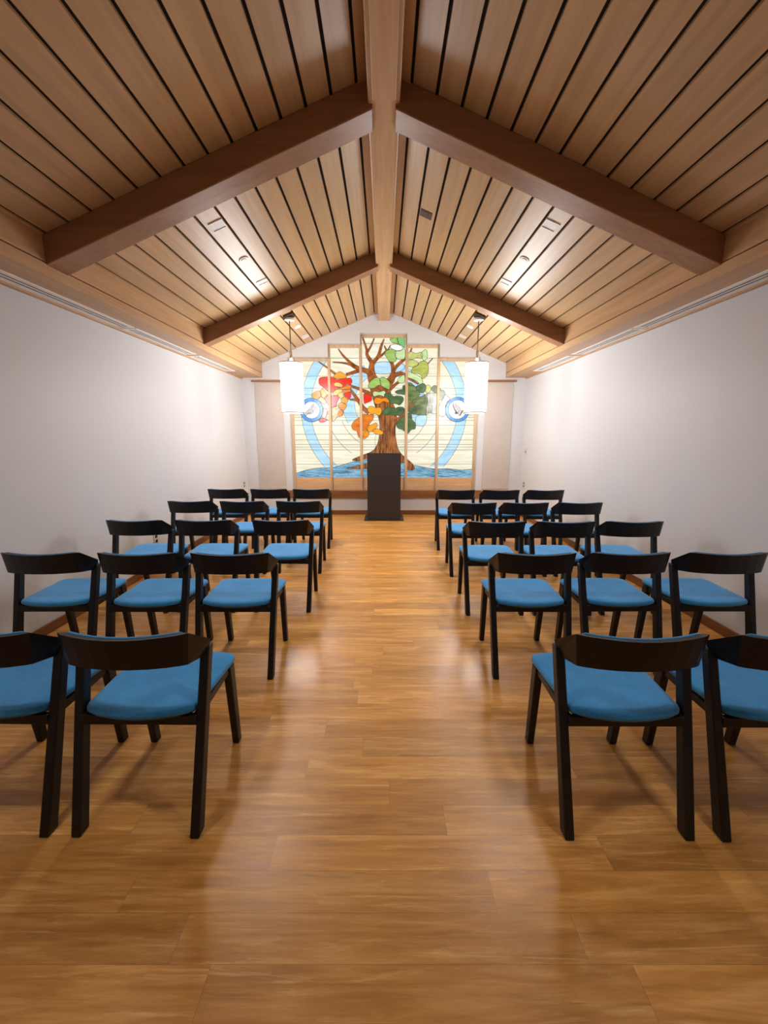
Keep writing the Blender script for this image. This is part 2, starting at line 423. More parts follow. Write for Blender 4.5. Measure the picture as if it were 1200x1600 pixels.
# ------------------------------------------------------------------ pendant lamps
def pendant(s, x, label):
    y = 5.64
    t = empty('pendant_lamp', (x, y, 1.72)); tag(t, label, 'pendant lamp', 'cylinder pendant lamps')
    zc = roof(1.25) - 1.72
    bm = bmesh.new(); n = 64
    cyl(bm, (0, 0), 0.147, 0.150, 0.012, 0.640, n, True)
    o = obj('lamp_shade', bm, M['shade'], t, smooth=False)
    for p in o.data.polygons: p.use_smooth = len(p.vertices) == 4
    tag(o, 'glowing white cylinder shade')
    for z0, z1, r in ((-0.004, 0.013, 0.157), (0.639, 0.656, 0.157)):
        bm = bmesh.new()
        a = 0.132
        rings = []
        for (rr, zz) in ((r, z0), (r, z1), (a, z1), (a, z0)):
            rings.append([bm.verts.new((rr*math.cos(2*math.pi*i/n), rr*math.sin(2*math.pi*i/n), zz)) for i in range(n)])
        for q in range(4):
            for i in range(n):
                bm.faces.new((rings[q][i], rings[q][(i+1) % n], rings[(q+1) % 4][(i+1) % n], rings[(q+1) % 4][i]))
        obj('shade_rim', bm, M['acrylic'], t)
    bm = bmesh.new(); cyl(bm, (0, 0), 0.024, 0.016, 0.656, 0.80, 24); obj('cord_grip', bm, M['chrome'], t, smooth=True)
    bm = bmesh.new(); cyl(bm, (0, 0), 0.0065, 0.0065, 0.80, zc - 0.03, 16); obj('cord', bm, M['cord'], t, smooth=True)
    # round nickel canopy standing off the sloped planks, on a dark mounting plate
    bm = bmesh.new()
    cyl(bm, (0, 0), 0.066, 0.062, zc-0.055, zc-0.03, 36)
    cyl(bm, (0, 0), 0.045, 0.06, zc-0.062, zc-0.055, 36)
    obj('canopy', bm, M['acrylic'], t)
    bm = bmesh.new(); ang = math.atan(SL); w = 0.066
    for_pts = []
    pa = [(-w, 0), (w, 0), (w, 0.024), (-w, 0.024)]
    def sl(px, pz): return (px*math.cos(ang), zc - s*px*math.sin(ang) - pz)
    prism(bm, [(sl(a, b)[0], -0.11, sl(a, b)[1]) for a, b in pa], [(sl(a, b)[0], 0.05, sl(a, b)[1]) for a, b in pa])
    tag(obj('mounting_plate', bm, M['cord'], t), 'dark mounting plate')
pendant(-1, -1.243, 'glowing white cylinder pendant lamp on the left of the window')
pendant(1, 1.246, 'glowing white cylinder pendant lamp on the right of the window')

# ------------------------------------------------------------------ lectern
t = empty('lectern', (0.0, 6.62, 0.0)); tag(t, 'plain charcoal lectern standing before the stained glass tree', 'lectern')
bm = bmesh.new(); box(bm, -0.335, 0.335, -0.025, 0.44, 0.0, 0.014); obj('base_plate', bm, M['steel'], t, bevel=0.003)
bm = bmesh.new(); box(bm, -0.278, 0.278, 0.0, 0.022, 0.014, 1.115); obj('front_panel', bm, M['charcoal'], t, bevel=0.002)
for s in (-1, 1):
    bm = bmesh.new(); box(bm, *sorted((s*0.278, s*0.258)), 0.022, 0.36, 0.014, 1.05); obj('side_panel', bm, M['charcoal'], t, bevel=0.002)
bm = bmesh.new(); pa = [(0.0, 1.115), (0.40, 1.02), (0.40, 1.04), (0.0, 1.132)]
prism(bm, [(-0.281, y, z) for y, z in pa], [(0.281, y, z) for y, z in pa]); obj('top', bm, M['charcoal'], t, bevel=0.002)
bm = bmesh.new(); box(bm, -0.258, 0.258, 0.03, 0.34, 0.72, 0.74); obj('shelf', bm, M['charcoal'], t)

# ------------------------------------------------------------------ chairs
def bar(bm, p0, p1, w0, d0, w1, d1):
    q = lambda p, w, d: [(p[0]-w, p[1]-d, p[2]), (p[0]+w, p[1]-d, p[2]), (p[0]+w, p[1]+d, p[2]), (p[0]-w, p[1]+d, p[2])]
    prism(bm, q(p0, w0, d0), q(p1, w1, d1))

def round_poly(pts, r, seg=6):
    out = []; n = len(pts)
    for i in range(n):
        p = Vector(pts[i]); a = Vector(pts[i-1]); b = Vector(pts[(i+1) % n]); rr = r[i]
        if rr <= 0: out.append((p.x, p.y)); continue
        u = (a-p).normalized()*min(rr, (a-p).length*0.45); v = (b-p).normalized()*min(rr, (b-p).length*0.45)
        for k in range(seg+1):
            f = k/seg; q = p + u*(1-f)**2 + v*f**2
            out.append((q.x, q.y))
    return out

def seat_outline(ins=0.0):
    base = [(-0.203, 0.100), (-0.14, 0.072), (-0.07, 0.057), (0, 0.052), (0.07, 0.057), (0.14, 0.072), (0.203, 0.100), (0.224, 0.468), (0.11, 0.482), (0, 0.485), (-0.11, 0.482), (-0.224, 0.468)]
    r = [0.03, 0, 0, 0, 0, 0, 0.03, 0.045, 0, 0, 0, 0.045]
    pts = round_poly(base, r, 5)
    if ins:
        c = Vector((0, 0.28)); o = []
        for p in pts:
            d = Vector(p) - c; o.append(tuple(c + d*(1 - ins/d.length)))
        return o
    return pts

def make_chair():
    root = empty('chair')
    # ---- back legs lean forward, rise to the backrest; front legs slightly splayed
    for s in (-1, 1):
        bm = bmesh.new(); bar(bm, (s*0.214, 0.012, 0), (s*0.231, 0.176, 0.655), 0.0175, 0.024, 0.0165, 0.020)
        obj('leg', bm, M['chair_wood'], root, bevel=0.005)
    for s in (-1, 1):
        bm = bmesh.new(); bar(bm, (s*0.193, 0.462, 0), (s*0.196, 0.425, 0.415), 0.0155, 0.019, 0.0175, 0.024)
        obj('leg', bm, M['chair_wood'], root, bevel=0.005)
    # ---- seat frame: shell under the cushion and four aprons
    bm = bmesh.new(); o0 = seat_outline(0.016); o1 = seat_outline(0.004)
    prism(bm, [(x, y, 0.414) for x, y in o0], [(x, y, 0.426) for x, y in o1])
    box(bm, -0.210, 0.210, 0.088, 0.110, 0.382, 0.420)
    box(bm, -0.196, 0.196, 0.418, 0.438, 0.386, 0.418)
    for s in (-1, 1):
        prism(bm, [(s*0.193, 0.09, 0.386), (s*0.211, 0.09, 0.386), (s*0.211, 0.09, 0.418), (s*0.193, 0.09, 0.418)],
                  [(s*0.187, 0.43, 0.386), (s*0.205, 0.43, 0.386), (s*0.205, 0.43, 0.418), (s*0.187, 0.43, 0.418)])
    obj('seat_frame', bm, M['chair_wood'], root, bevel=0.003)
    # ---- cushion, gently dished
    bm = bmesh.new(); rings = []
    for ins, z in ((0.006, 0.426), (0.0, 0.432), (0.0, 0.442), (0.004, 0.449), (0.012, 0.453), (0.05, 0.455), (0.11, 0.453), (0.17, 0.451)):
        rings.append([bm.verts.new((x, y, z)) for x, y in (seat_outline(ins) if ins else seat_outline())])
    n = len(rings[0])
    for a, b in zip(rings, rings[1:]):
        for i in range(n): bm.faces.new((a[i], a[(i+1) % n], b[(i+1) % n], b[i]))
    bm.faces.new(rings[0][::-1]); bm.faces.new(rings[-1])
    tag(obj('seat', bm, M['blue'], root, smooth=True), 'blue upholstered seat')
    # ---- curved backrest: ends wrap forward to the legs and are cut down on a slant
    path = []
    ctrl = [(-0.251, 0.168), (-0.226, 0.064), (-0.20, 0.047), (-0.15, 0.032), (-0.09, 0.021), (-0.03, 0.016), (0.03, 0.016), (0.09, 0.021), (0.15, 0.032), (0.20, 0.047), (0.226, 0.064), (0.251, 0.168)]
    ztop = [0.682, 0.758, 0.7585, 0.757, 0.7545, 0.753, 0.753, 0.7545, 0.757, 0.7585, 0.758, 0.682]
    zbot = [0.620] + [0.637]*10 + [0.620]
    def inward(i, d):
        a = Vector(ctrl[max(i-1, 0)]); b = Vector(ctrl[min(i+1, len(ctrl)-1)]); t = (b-a).normalized()
        nrm = Vector((-t.y, t.x)); 
        return Vector(ctrl[i]) + nrm*d
    bm = bmesh.new(); prev = None
    lean = 0.016
    for i, (x, y) in enumerate(ctrl):
        dep = 0.030 if i in (0, len(ctrl)-1) else 0.021
        q = inward(i, dep)
        tin = 0.004
        lo = Vector((x, y)) + (q - Vector((x, y))).normalized()*lean
        qlo = q + (q - Vector((x, y))).normalized()*lean
        ring = [bm.verts.new((lo.x, lo.y, zbot[i])), bm.verts.new((x, y, ztop[i])), bm.verts.new((q.x, q.y, ztop[i]-0.002)), bm.verts.new((qlo.x, qlo.y, zbot[i]))]
        if prev:
            for k in range(4): bm.faces.new((prev[k], prev[(k+1) % 4], ring[(k+1) % 4], ring[k]))
        else: bm.faces.new(ring[::-1])
        prev = ring
    bm.faces.new(prev)
    rail = obj('backrest', bm, M['rail_wood'], root, smooth=False, bevel=0.003)
    # ---- upholstered inner face of the backrest
    bm = bmesh.new(); prev = None
    for i in range(1, len(ctrl)-1):
        d0, d1 = 0.0205, 0.031
        a = inward(i, d0); b = inward(i, d1); k = (b-a).normalized()*lean
        zt, zb = ztop[i]+0.0005, 0.652
        if i in (1, len(ctrl)-2): zt = 0.755
        c = (a+b)/2
        prof = [(a+k, zb), (a, zt-0.004), (a*0.7+b*0.3, zt), (a*0.3+b*0.7, zt), (b, zt-0.005), (b+k, zb)]
        ring = [bm.verts.new((p.x, p.y, z)) for p, z in prof]
        m = len(ring)
        if prev:
            for q in range(m): bm.faces.new((prev[q], prev[(q+1) % m], ring[(q+1) % m], ring[q]))
        else: bm.faces.new(ring[::-1])
        prev = ring
    bm.faces.new(prev)
    tag(obj('back_pad', bm, M['blue'], root, smooth=False, bevel=0.002), 'blue upholstered inner face')
    return root

proto = make_chair()
def copy_chair(src):
    r = src.copy(); COL.objects.link(r)
    for ch in src.children:
        c = ch.copy(); COL.objects.link(c); c.parent = r
    return r
ROWS = [  # distance of the row's back feet; centres left of the aisle, then right (aisle chair first)
    (1.200, 1.188, [-0.893, -1.436], [0.877, 1.432], 'row nearest the camera'),
    (2.150, 2.150, [-0.888, -1.424, -1.976], [0.879, 1.428, 1.985], 'second row from the camera'),
    (3.050, 3.000, [-0.830, -1.447, -1.990], [0.888, 1.430, 1.968], 'middle row'),
    (3.985, 3.890, [-0.886, -1.461, -1.999], [0.905, 1.428, 1.973], 'second row from the lectern'),
    (4.920, 4.830, [-0.920, -1.453, -1.993], [0.897, 1.451, 1.998], 'row nearest the lectern'),
]
first = True
for yl, yr, xl, xr, row in ROWS:
    for side, y, xs in (('left', yl, xl), ('right', yr, xr)):
        for k, x in enumerate(xs):
            c = proto if first else copy_chair(proto)
            first = False
            c.location = (x, y + random.uniform(-0.006, 0.006), 0)
            c.rotation_euler = (0, 0, math.radians(random.uniform(-0.8, 0.8)))
            if len(xs) == 2: where = ('on the aisle', 'beside the aisle chair')[k]
            else: where = ('on the aisle', 'in the middle', 'by the %s wall' % side)[k]
            tag(c, 'black chair with blue seat %s, %s block, %s' % (where, side, row), 'chair', 'black chairs with blue seats')

# ------------------------------------------------------------------ wall plates
def plate(s, y, z, w, h, name, label, holes):
    t = empty(name, (s*XW, y, z)); tag(t, label, 'wall plate')
    bm = bmesh.new(); box(bm, *sorted((0, -s*0.008)), -w/2, w/2, -h/2, h/2); obj('plate', bm, M['plastic'], t, bevel=0.002)
    for dz in holes:
        bm = bmesh.new(); box(bm, *sorted((-s*0.008, -s*0.012)), -w*0.22, w*0.22, dz-0.014, dz+0.014); obj('socket' if len(holes) > 1 else 'rocker', bm, M['brown_plate'] if len(holes) == 1 else M['black'], t)
plate(1, 6.98, 1.137, 0.075, 0.12, 'light_switch', 'small wall switch plate near the back corner of the right wall', (0.0,))
plate(1, 6.96, 0.572, 0.075, 0.12, 'wall_outlet', 'small outlet plate below the switch on the right wall', (0.025, -0.025))
plate(-1, 6.96, 0.572, 0.075, 0.12, 'wall_outlet', 'small outlet plate near the back corner of the left wall', (0.025, -0.025))
plate(-1, 4.16, 0.33, 0.075, 0.12, 'wall_outlet', 'outlet plate low on the left wall behind the chairs', (0.025, -0.025))
# ------------------------------------------------------------------ drawing of the stained glass, in metres (x, z)
LEAVES = [
('red',[(-1.142,2.344),(-1.115,2.405),(-0.991,2.419),(-0.882,2.411),(-0.81,2.376),(-0.665,2.397),(-0.583,2.397),(-0.557,2.344),(-0.59,2.289),(-0.648,2.292),(-0.704,2.257),(-0.814,2.222),(-0.86,2.187),(-0.907,2.16),(-0.979,2.169),(-1.051,2.231),(-1.095,2.266),(-1.131,2.292)]),
('amber',[(-0.882,2.414),(-0.845,2.466),(-0.771,2.506),(-0.709,2.475),(-0.655,2.44),(-0.665,2.405),(-0.738,2.388),(-0.819,2.393)]),
('honey',[(-0.876,2.301),(-0.83,2.327),(-0.766,2.313),(-0.725,2.275),(-0.74,2.248),(-0.813,2.257),(-0.858,2.266)]),
('orange',[(-0.859,2.231),(-0.74,2.248),(-0.594,2.283),(-0.586,2.231),(-0.65,2.204),(-0.741,2.208),(-0.841,2.213)]),
('honey',[(-0.898,2.152),(-0.832,2.213),(-0.745,2.218),(-0.733,2.173),(-0.77,2.131),(-0.835,2.108),(-0.889,2.113)]),
('orange',[(-0.719,2.201),(-0.604,2.213),(-0.587,2.169),(-0.651,2.148),(-0.715,2.155)]),
('red',[(-0.706,2.138),(-0.651,2.155),(-0.592,2.166),(-0.582,2.09),(-0.625,2.037),(-0.68,2.072)]),
('ochre',[(-1.274,2.113),(-1.208,2.169),(-1.125,2.183),(-1.1,2.116),(-1.129,2.072),(-1.185,2.032),(-1.236,2.049)]),
('amber',[(-1.125,2.178),(-1.078,2.222),(-1.017,2.152),(-0.999,2.116),(-1.041,2.055),(-1.092,2.072),(-1.109,2.116)]),
('mottle',[(-1.149,2.062),(-1.11,2.087),(-1.068,2.062),(-1.036,2.03),(-1.02,1.98),(-1.055,1.956),(-1.096,1.972),(-1.137,2.021)]),
('crimson',[(-1.052,2.062),(-0.991,2.119),(-0.924,2.103),(-0.873,2.103),(-0.814,2.103),(-0.789,2.062),(-0.825,1.997),(-0.843,1.931),(-0.886,1.915),(-0.929,1.898),(-0.979,1.931),(-1.011,1.989)]),
('amber',[(-0.739,2.062),(-0.687,2.083),(-0.646,2.062),(-0.638,2.013),(-0.673,1.96),(-0.715,1.972),(-0.748,1.997),(-0.76,2.03)]),
('ochre',[(-0.8,1.964),(-0.749,1.989),(-0.673,1.956),(-0.665,1.915),(-0.709,1.857),(-0.742,1.865),(-0.793,1.89),(-0.813,1.931)]),
('honey',[(-0.813,2.128),(-0.745,2.16),(-0.712,2.111),(-0.713,2.075),(-0.756,2.054),(-0.789,2.079)]),
('mottle',[(-0.912,1.89),(-0.86,1.915),(-0.809,1.931),(-0.768,1.874),(-0.726,1.824),(-0.753,1.758),(-0.804,1.749),(-0.848,1.716),(-0.892,1.666),(-0.917,1.666),(-0.923,1.783)]),
('orange',[(-0.794,1.841),(-0.751,1.865),(-0.717,1.841),(-0.745,1.762),(-0.804,1.754),(-0.812,1.799)]),
('mottle',[(-1.012,1.799),(-0.981,1.841),(-0.948,1.824),(-0.933,1.733),(-0.952,1.666),(-1.002,1.683),(-1.036,1.716)]),
('pink',[(-1.065,1.898),(-1.014,1.874),(-1.003,1.807),(-1.026,1.741),(-1.07,1.716),(-1.103,1.741),(-1.084,1.824)]),
('red',[(-1.156,1.691),(-1.112,1.716),(-1.053,1.708),(-1.019,1.683),(-1.054,1.654),(-1.123,1.643),(-1.153,1.662)]),
('red',[(-0.355,2.131),(-0.285,2.116),(-0.222,2.09),(-0.222,2.019),(-0.323,1.975),(-0.349,1.975)]),
('tangerine',[(-0.176,2.024),(-0.139,2.072),(-0.066,2.06),(-0.011,2.06),(0.062,2.078),(0.099,2.028),(0.072,1.984),(-0.011,2.007),(-0.075,1.966),(-0.149,1.966)]),
('amber',[(-0.287,1.85),(-0.269,1.912),(-0.204,1.921),(-0.158,1.895),(-0.066,1.9),(-0.04,1.832),(-0.085,1.764),(-0.159,1.793),(-0.233,1.787)]),
('rust',[(-0.577,1.579),(-0.53,1.67),(-0.418,1.742),(-0.362,1.787),(-0.27,1.778),(-0.186,1.778),(-0.2,1.688),(-0.261,1.616),(-0.29,1.525),(-0.342,1.47),(-0.366,1.397),(-0.403,1.36),(-0.459,1.397),(-0.486,1.488),(-0.55,1.516)]),
('amber',[(-0.29,1.579),(-0.215,1.607),(-0.141,1.637),(-0.122,1.579),(-0.175,1.507),(-0.253,1.474),(-0.305,1.507)]),
('amber',[(-0.206,1.516),(-0.123,1.534),(-0.026,1.485),(-0.019,1.443),(-0.086,1.43),(-0.179,1.461)]),
('ochre',[(-0.421,1.461),(-0.309,1.521),(-0.268,1.452),(-0.291,1.397),(-0.366,1.351),(-0.422,1.379)]),
('leafgreen',[(-0.275,2.24),(-0.238,2.344),(-0.138,2.405),(-0.074,2.388),(-0.056,2.292),(-0.111,2.275),(-0.175,2.231)]),
('leafgreen',[(-0.074,2.388),(-0.011,2.414),(0.062,2.371),(0.102,2.31),(0.093,2.213),(0.026,2.231),(-0.056,2.283)]),
('mint',[(-0.194,2.152),(-0.157,2.178),(-0.084,2.166),(-0.002,2.187),(0.029,2.152),(0.007,2.09),(-0.084,2.113),(-0.176,2.09)]),
('forest',[(0.013,2.131),(0.104,2.148),(0.168,2.09),(0.223,2.102),(0.324,2.085),(0.343,2.024),(0.279,1.943),(0.215,1.966),(0.123,1.975),(0.068,2.046),(0.013,2.081)]),
('forest',[(-0.033,1.823),(0.031,1.889),(0.105,1.912),(0.123,1.85),(0.087,1.775),(-0.006,1.782)]),
('forest',[(0.114,1.907),(0.188,1.886),(0.27,1.912),(0.353,1.895),(0.363,1.832),(0.29,1.757),(0.198,1.775),(0.096,1.775),(0.127,1.85)]),
('leafgreen',[(0.102,3.037),(0.164,3.059),(0.227,3.052),(0.249,2.958),(0.2,2.97),(0.138,2.987)]),
('fern',[(0.23,3.049),(0.348,3.059),(0.353,2.894),(0.308,2.936),(0.254,2.958)]),
('milk',[(0.111,2.936),(0.227,2.953),(0.317,2.907),(0.291,2.846),(0.21,2.852),(0.129,2.885)]),
('leafgreen',[(0.012,2.792),(0.048,2.852),(0.138,2.874),(0.21,2.84),(0.189,2.758),(0.22,2.715),(0.175,2.664),(0.085,2.681),(0.048,2.741)]),
('mint',[(0.192,2.835),(0.282,2.857),(0.357,2.868),(0.358,2.727),(0.247,2.71),(0.201,2.767)]),
('lime',[(0.408,2.792),(0.461,2.835),(0.551,2.806),(0.641,2.826),(0.669,2.767),(0.639,2.721),(0.57,2.738),(0.499,2.71),(0.409,2.724)]),
('mint',[(0.641,2.809),(0.712,2.868),(0.749,2.809),(0.742,2.724),(0.688,2.686),(0.651,2.758)]),
('lime',[(0.4,2.686),(0.499,2.698),(0.59,2.659),(0.576,2.607),(0.501,2.583),(0.401,2.604)]),
('olive',[(0.474,2.518),(0.51,2.583),(0.59,2.611),(0.611,2.659),(0.688,2.681),(0.756,2.647),(0.772,2.57),(0.765,2.48),(0.721,2.414),(0.667,2.388),(0.644,2.449),(0.556,2.48),(0.502,2.48)]),
('mint',[(0.402,2.518),(0.484,2.487),(0.575,2.449),(0.652,2.397),(0.681,2.327),(0.632,2.296),(0.577,2.344),(0.503,2.379),(0.403,2.423)]),
('mint',[(0.24,2.371),(0.321,2.445),(0.361,2.431),(0.355,2.327),(0.267,2.318)]),
('forest',[(0.195,2.169),(0.254,2.201),(0.323,2.213),(0.326,2.257),(0.363,2.275),(0.364,2.125),(0.305,2.131),(0.232,2.138)]),
('moss',[(0.395,2.283),(0.464,2.318),(0.514,2.283),(0.564,2.24),(0.579,2.169),(0.635,2.138),(0.599,2.081),(0.517,2.024),(0.454,1.966),(0.403,1.903)]),
('forest',[(0.56,2.257),(0.618,2.283),(0.686,2.31),(0.736,2.266),(0.725,2.187),(0.671,2.148),(0.598,2.169),(0.564,2.213)]),
('lime',[(0.733,2.261),(0.787,2.282),(0.823,2.231),(0.81,2.169),(0.763,2.141),(0.733,2.169)]),
('moss',[(0.825,2.231),(0.878,2.275),(0.924,2.257),(0.927,2.152),(0.872,2.169),(0.844,2.187)]),
('moss',[(0.963,2.238),(1.002,2.202),(1.058,2.183),(1.074,2.12),(1.034,2.048),(0.988,2.03),(0.968,2.066)]),
('moss',[(0.418,1.846),(0.491,1.936),(0.6,2.042),(0.726,2.12),(0.774,2.01),(0.749,1.886),(0.733,1.775),(0.567,1.782),(0.493,1.805)]),
('smoke',[(0.726,2.12),(0.836,2.148),(0.924,2.134),(0.936,1.939),(0.932,1.805),(0.88,1.793),(0.806,1.805),(0.733,1.775),(0.749,1.886),(0.774,2.01)]),
('smoke',[(0.975,1.957),(1.016,2.011),(1.07,2.12),(1.166,2.048),(1.111,1.984),(1.085,1.902),(1.089,1.764),(0.98,1.764)]),
('forest',[(0.235,1.652),(0.327,1.733),(0.368,1.751),(0.37,1.503),(0.329,1.516),(0.236,1.552)]),
('forest',[(0.404,1.787),(0.484,1.787),(0.503,1.688),(0.56,1.63),(0.556,1.534),(0.487,1.516),(0.413,1.456)]),
('moss',[(0.499,1.992),(0.581,2.072),(0.69,2.09),(0.728,2.046),(0.656,1.975),(0.565,1.921)]),
('forest',[(0.44,1.853),(0.5,1.912),(0.565,1.903),(0.584,1.832),(0.548,1.787),(0.484,1.796)]),
('skyglass',[(0.56,1.643),(0.586,1.751),(0.752,1.764),(0.722,1.594),(0.57,1.594)]),
('skyglass',[(-0.186,2.535),(-0.132,2.652),(0.103,2.662),(0.143,2.539),(0.103,2.475),(-0.132,2.475)]),
('skyglass',[(0.185,2.509),(0.22,2.63),(0.341,2.63),(0.353,2.561),(0.252,2.504)]),
]
BRANCHES = [
([(-0.066,2.116),(-0.129,2.257),(-0.202,2.397),(-0.219,2.535),(-0.205,2.664)],[0.277,0.1846,0.1625,0.1034,0.0739]),
([(-0.206,2.652),(-0.289,2.775),(-0.298,2.868),(-0.364,3.059)],[0.0702,0.0517,0.0369,0.0185]),
([(-0.2,2.647),(-0.101,2.758),(-0.046,2.928),(0.002,3.042)],[0.0665,0.0517,0.0369,0.0148]),
([(-0.291,2.823),(-0.225,2.928),(-0.168,3.052)],[0.0369,0.0258,0.0129]),
([(-0.11,2.732),(-0.011,2.801),(0.057,2.877)],[0.0406,0.0295,0.0148]),
([(-0.219,2.431),(-0.273,2.501),(-0.355,2.535),(-0.445,2.566),(-0.552,2.63),(-0.694,2.758),(-0.79,2.885)],[0.1108,0.0886,0.0739,0.0628,0.048,0.0295,0.0111]),
([(-0.436,2.552),(-0.517,2.587),(-0.588,2.625),(-0.714,2.652),(-0.891,2.664)],[0.0628,0.048,0.0369,0.0222,0.0092]),
([(-0.405,2.535),(-0.554,2.487),(-0.664,2.457)],[0.0628,0.048,0.0369]),
([(-0.836,2.457),(-0.987,2.573),(-1.138,2.673)],[0.0369,0.0222,0.0111]),
([(-0.203,2.113),(-0.358,2.187),(-0.594,2.275)],[0.0739,0.0517,0.0332]),
([(-0.26,1.814),(-0.361,1.886),(-0.415,1.966),(-0.523,2.116),(-0.609,2.231)],[0.0812,0.0702,0.0628,0.048,0.0332]),
([(-0.424,1.992),(-0.497,2.032),(-0.607,2.037)],[0.0517,0.0443,0.0185]),
([(-0.006,2.169),(0.049,2.292),(0.122,2.371),(0.163,2.475)],[0.2031,0.1662,0.1219,0.0812]),
([(0.163,2.466),(0.144,2.621),(0.075,2.758),(0.039,2.86),(0.003,2.936)],[0.0702,0.0554,0.0443,0.0258,0.0111]),
([(0.057,2.843),(0.088,2.894),(0.111,2.945)],[0.0222,0.0148,0.0092]),
([(0.154,2.501),(0.211,2.587),(0.301,2.669),(0.399,2.755),(0.452,2.826),(0.482,2.902)],[0.0628,0.0517,0.048,0.0369,0.0258,0.0129]),
([(0.104,2.344),(0.19,2.445),(0.303,2.476),(0.394,2.423),(0.504,2.358),(0.605,2.296)],[0.0923,0.0739,0.0628,0.0517,0.0369,0.0185]),
([(0.104,2.208),(0.168,2.266),(0.249,2.327),(0.358,2.383)],[0.0554,0.048,0.0406,0.0295]),
([(0.614,2.48),(0.7,2.561),(0.761,2.638),(0.844,2.727)],[0.0295,0.0222,0.0129,0.0074]),
([(0.408,1.907),(0.499,1.992),(0.563,2.037),(0.69,2.093)],[0.048,0.0369,0.0258,0.0111]),
([(0.189,1.643),(0.309,1.733),(0.409,1.85),(0.5,1.966)],[0.0849,0.0665,0.048,0.0185]),
]
TRUNK = [(-0.247,2.27),(-0.182,2.011),(-0.117,1.79),(-0.075,1.607),(-0.093,1.36),(-0.144,1.21),(-0.233,1.126),(-0.403,1.059),(-0.579,0.983),(-0.468,0.966),(-0.289,1.0),(-0.17,0.924),(0.383,0.924),(0.427,0.805),(0.547,0.805),(0.52,0.907),(0.382,1.025),(0.271,1.143),(0.219,1.318),(0.201,1.525),(0.225,1.688),(0.208,1.851),(0.132,2.031),(0.103,2.23),(-0.008,2.151),(-0.115,2.23)]
ROOT = [(-0.683,0.831),(-0.555,0.856),(-0.426,0.89),(-0.29,0.916),(-0.29,0.839),(-0.427,0.813),(-0.555,0.818)]
WATER = [(-1.601,0.737),(-1.445,0.788),(-1.282,0.822),(-1.11,0.839),(-0.939,0.839),(-0.725,0.899),(-0.554,0.949),(-0.298,0.983),(-0.0,0.941),(0.289,0.983),(0.448,0.873),(0.576,0.882),(0.769,0.839),(0.94,0.813),(1.153,0.822),(1.411,0.796),(1.615,0.813),(1.622,0.655),(-1.605,0.655)]
FILL, SPOT, EXPO = 42.0, 66.0, 0.24
# ------------------------------------------------------------------ stained glass window
YG = 7.30                                # face of the glass
W = empty('stained_glass_window', (0, YG, OB)); tag(W, 'five panel stained glass window showing a tree with autumn and green leaves', 'stained glass window', kind='thing')
def lp(x, z, y): return (x, y, z - OB)   # window-local point
PAL = {
 'red': glass('glass_red', (240, 52, 30), (222, 36, 28)), 'amber': glass('glass_amber', (252, 172, 52), (244, 150, 34)),
 'honey': glass('glass_honey', (255, 206, 122), (246, 184, 88)), 'orange': glass('glass_orange', (240, 140, 40), (226, 110, 26)),
 'ochre': glass('glass_ochre', (240, 160, 50), (216, 130, 34)), 'crimson': glass('glass_crimson', (226, 84, 84), (188, 44, 58), (30, 10, 6)),
 'mottle': glass('glass_mottled_cream', (250, 214, 160), (214, 120, 70), (40, 40, 22)), 'pink': glass('glass_mottled_pink', (244, 190, 178), (214, 96, 90), (40, 40, 22)),
 'tangerine': glass('glass_tangerine', (255, 148, 28), (244, 124, 16)), 'rust': glass('glass_rust', (232, 138, 44), (196, 98, 30)),
 'leafgreen': glass('glass_leaf_green', (170, 202, 116), (134, 176, 86)), 'mint': glass('glass_mint', (206, 232, 178), (178, 212, 146)),
 'forest': glass('glass_forest', (92, 120, 76), (58, 86, 54)), 'moss': glass('glass_moss', (124, 142, 86), (70, 92, 50)),
 'olive': glass('glass_olive', (190, 196, 104), (150, 166, 76)), 'lime': glass('glass_lime', (204, 210, 130), (170, 186, 100)),
 'fern': glass('glass_fern', (140, 204, 132), (106, 176, 106)), 'milk': glass('glass_milk', (255, 254, 248), (236, 240, 226)),
 'smoke': glass('glass_smoke', (204, 204, 194), (122, 128, 108), (16, 4, 8)), 'skyglass': glass('glass_sky', (190, 226, 246), (160, 208, 240)),
}
G_BG = glass('glass_cream', (250, 248, 230), (226, 222, 190), (1.6, 4, 18), strength=0.70, p=(0.30, 0.64))
G_RING = glass('glass_ring_blue', (190, 226, 244), (158, 206, 236), (3, 3, 9))
G_TREE = glass('glass_bark', (176, 112, 62), (92, 52, 28), (34, 4, 4), p=(0.38, 0.6))
G_LIMB = glass('glass_limb', (176, 104, 54), (116, 64, 34), (12, 4, 12))
G_WATER = glass('glass_water', (142, 192, 218), (74, 132, 172), (5, 5, 26), p=(0.34, 0.62))
G_MED = glass('glass_medallion_blue', (98, 168, 232), (60, 132, 206), (9, 9, 9))
G_MW = glass('glass_medallion_white', (252, 250, 250), (240, 238, 240), (8, 8, 8))
G_FIG = glass('glass_figure_grey', (226, 222, 222), (176, 170, 172), (40, 40, 40))

def smooth_poly(p, sub=4):
    n = len(p); out = []
    for i in range(n):
        p0, p1, p2, p3 = (Vector(p[(i+j) % n]) for j in (-1, 0, 1, 2))
        for k in range(sub):
            t = k/sub
            q = 0.5*((2*p1) + (p2-p0)*t + (2*p0-5*p1+4*p2-p3)*t*t + (3*p1-p0-3*p2+p3)*t**3)
            out.append((q.x, q.y))
    return out

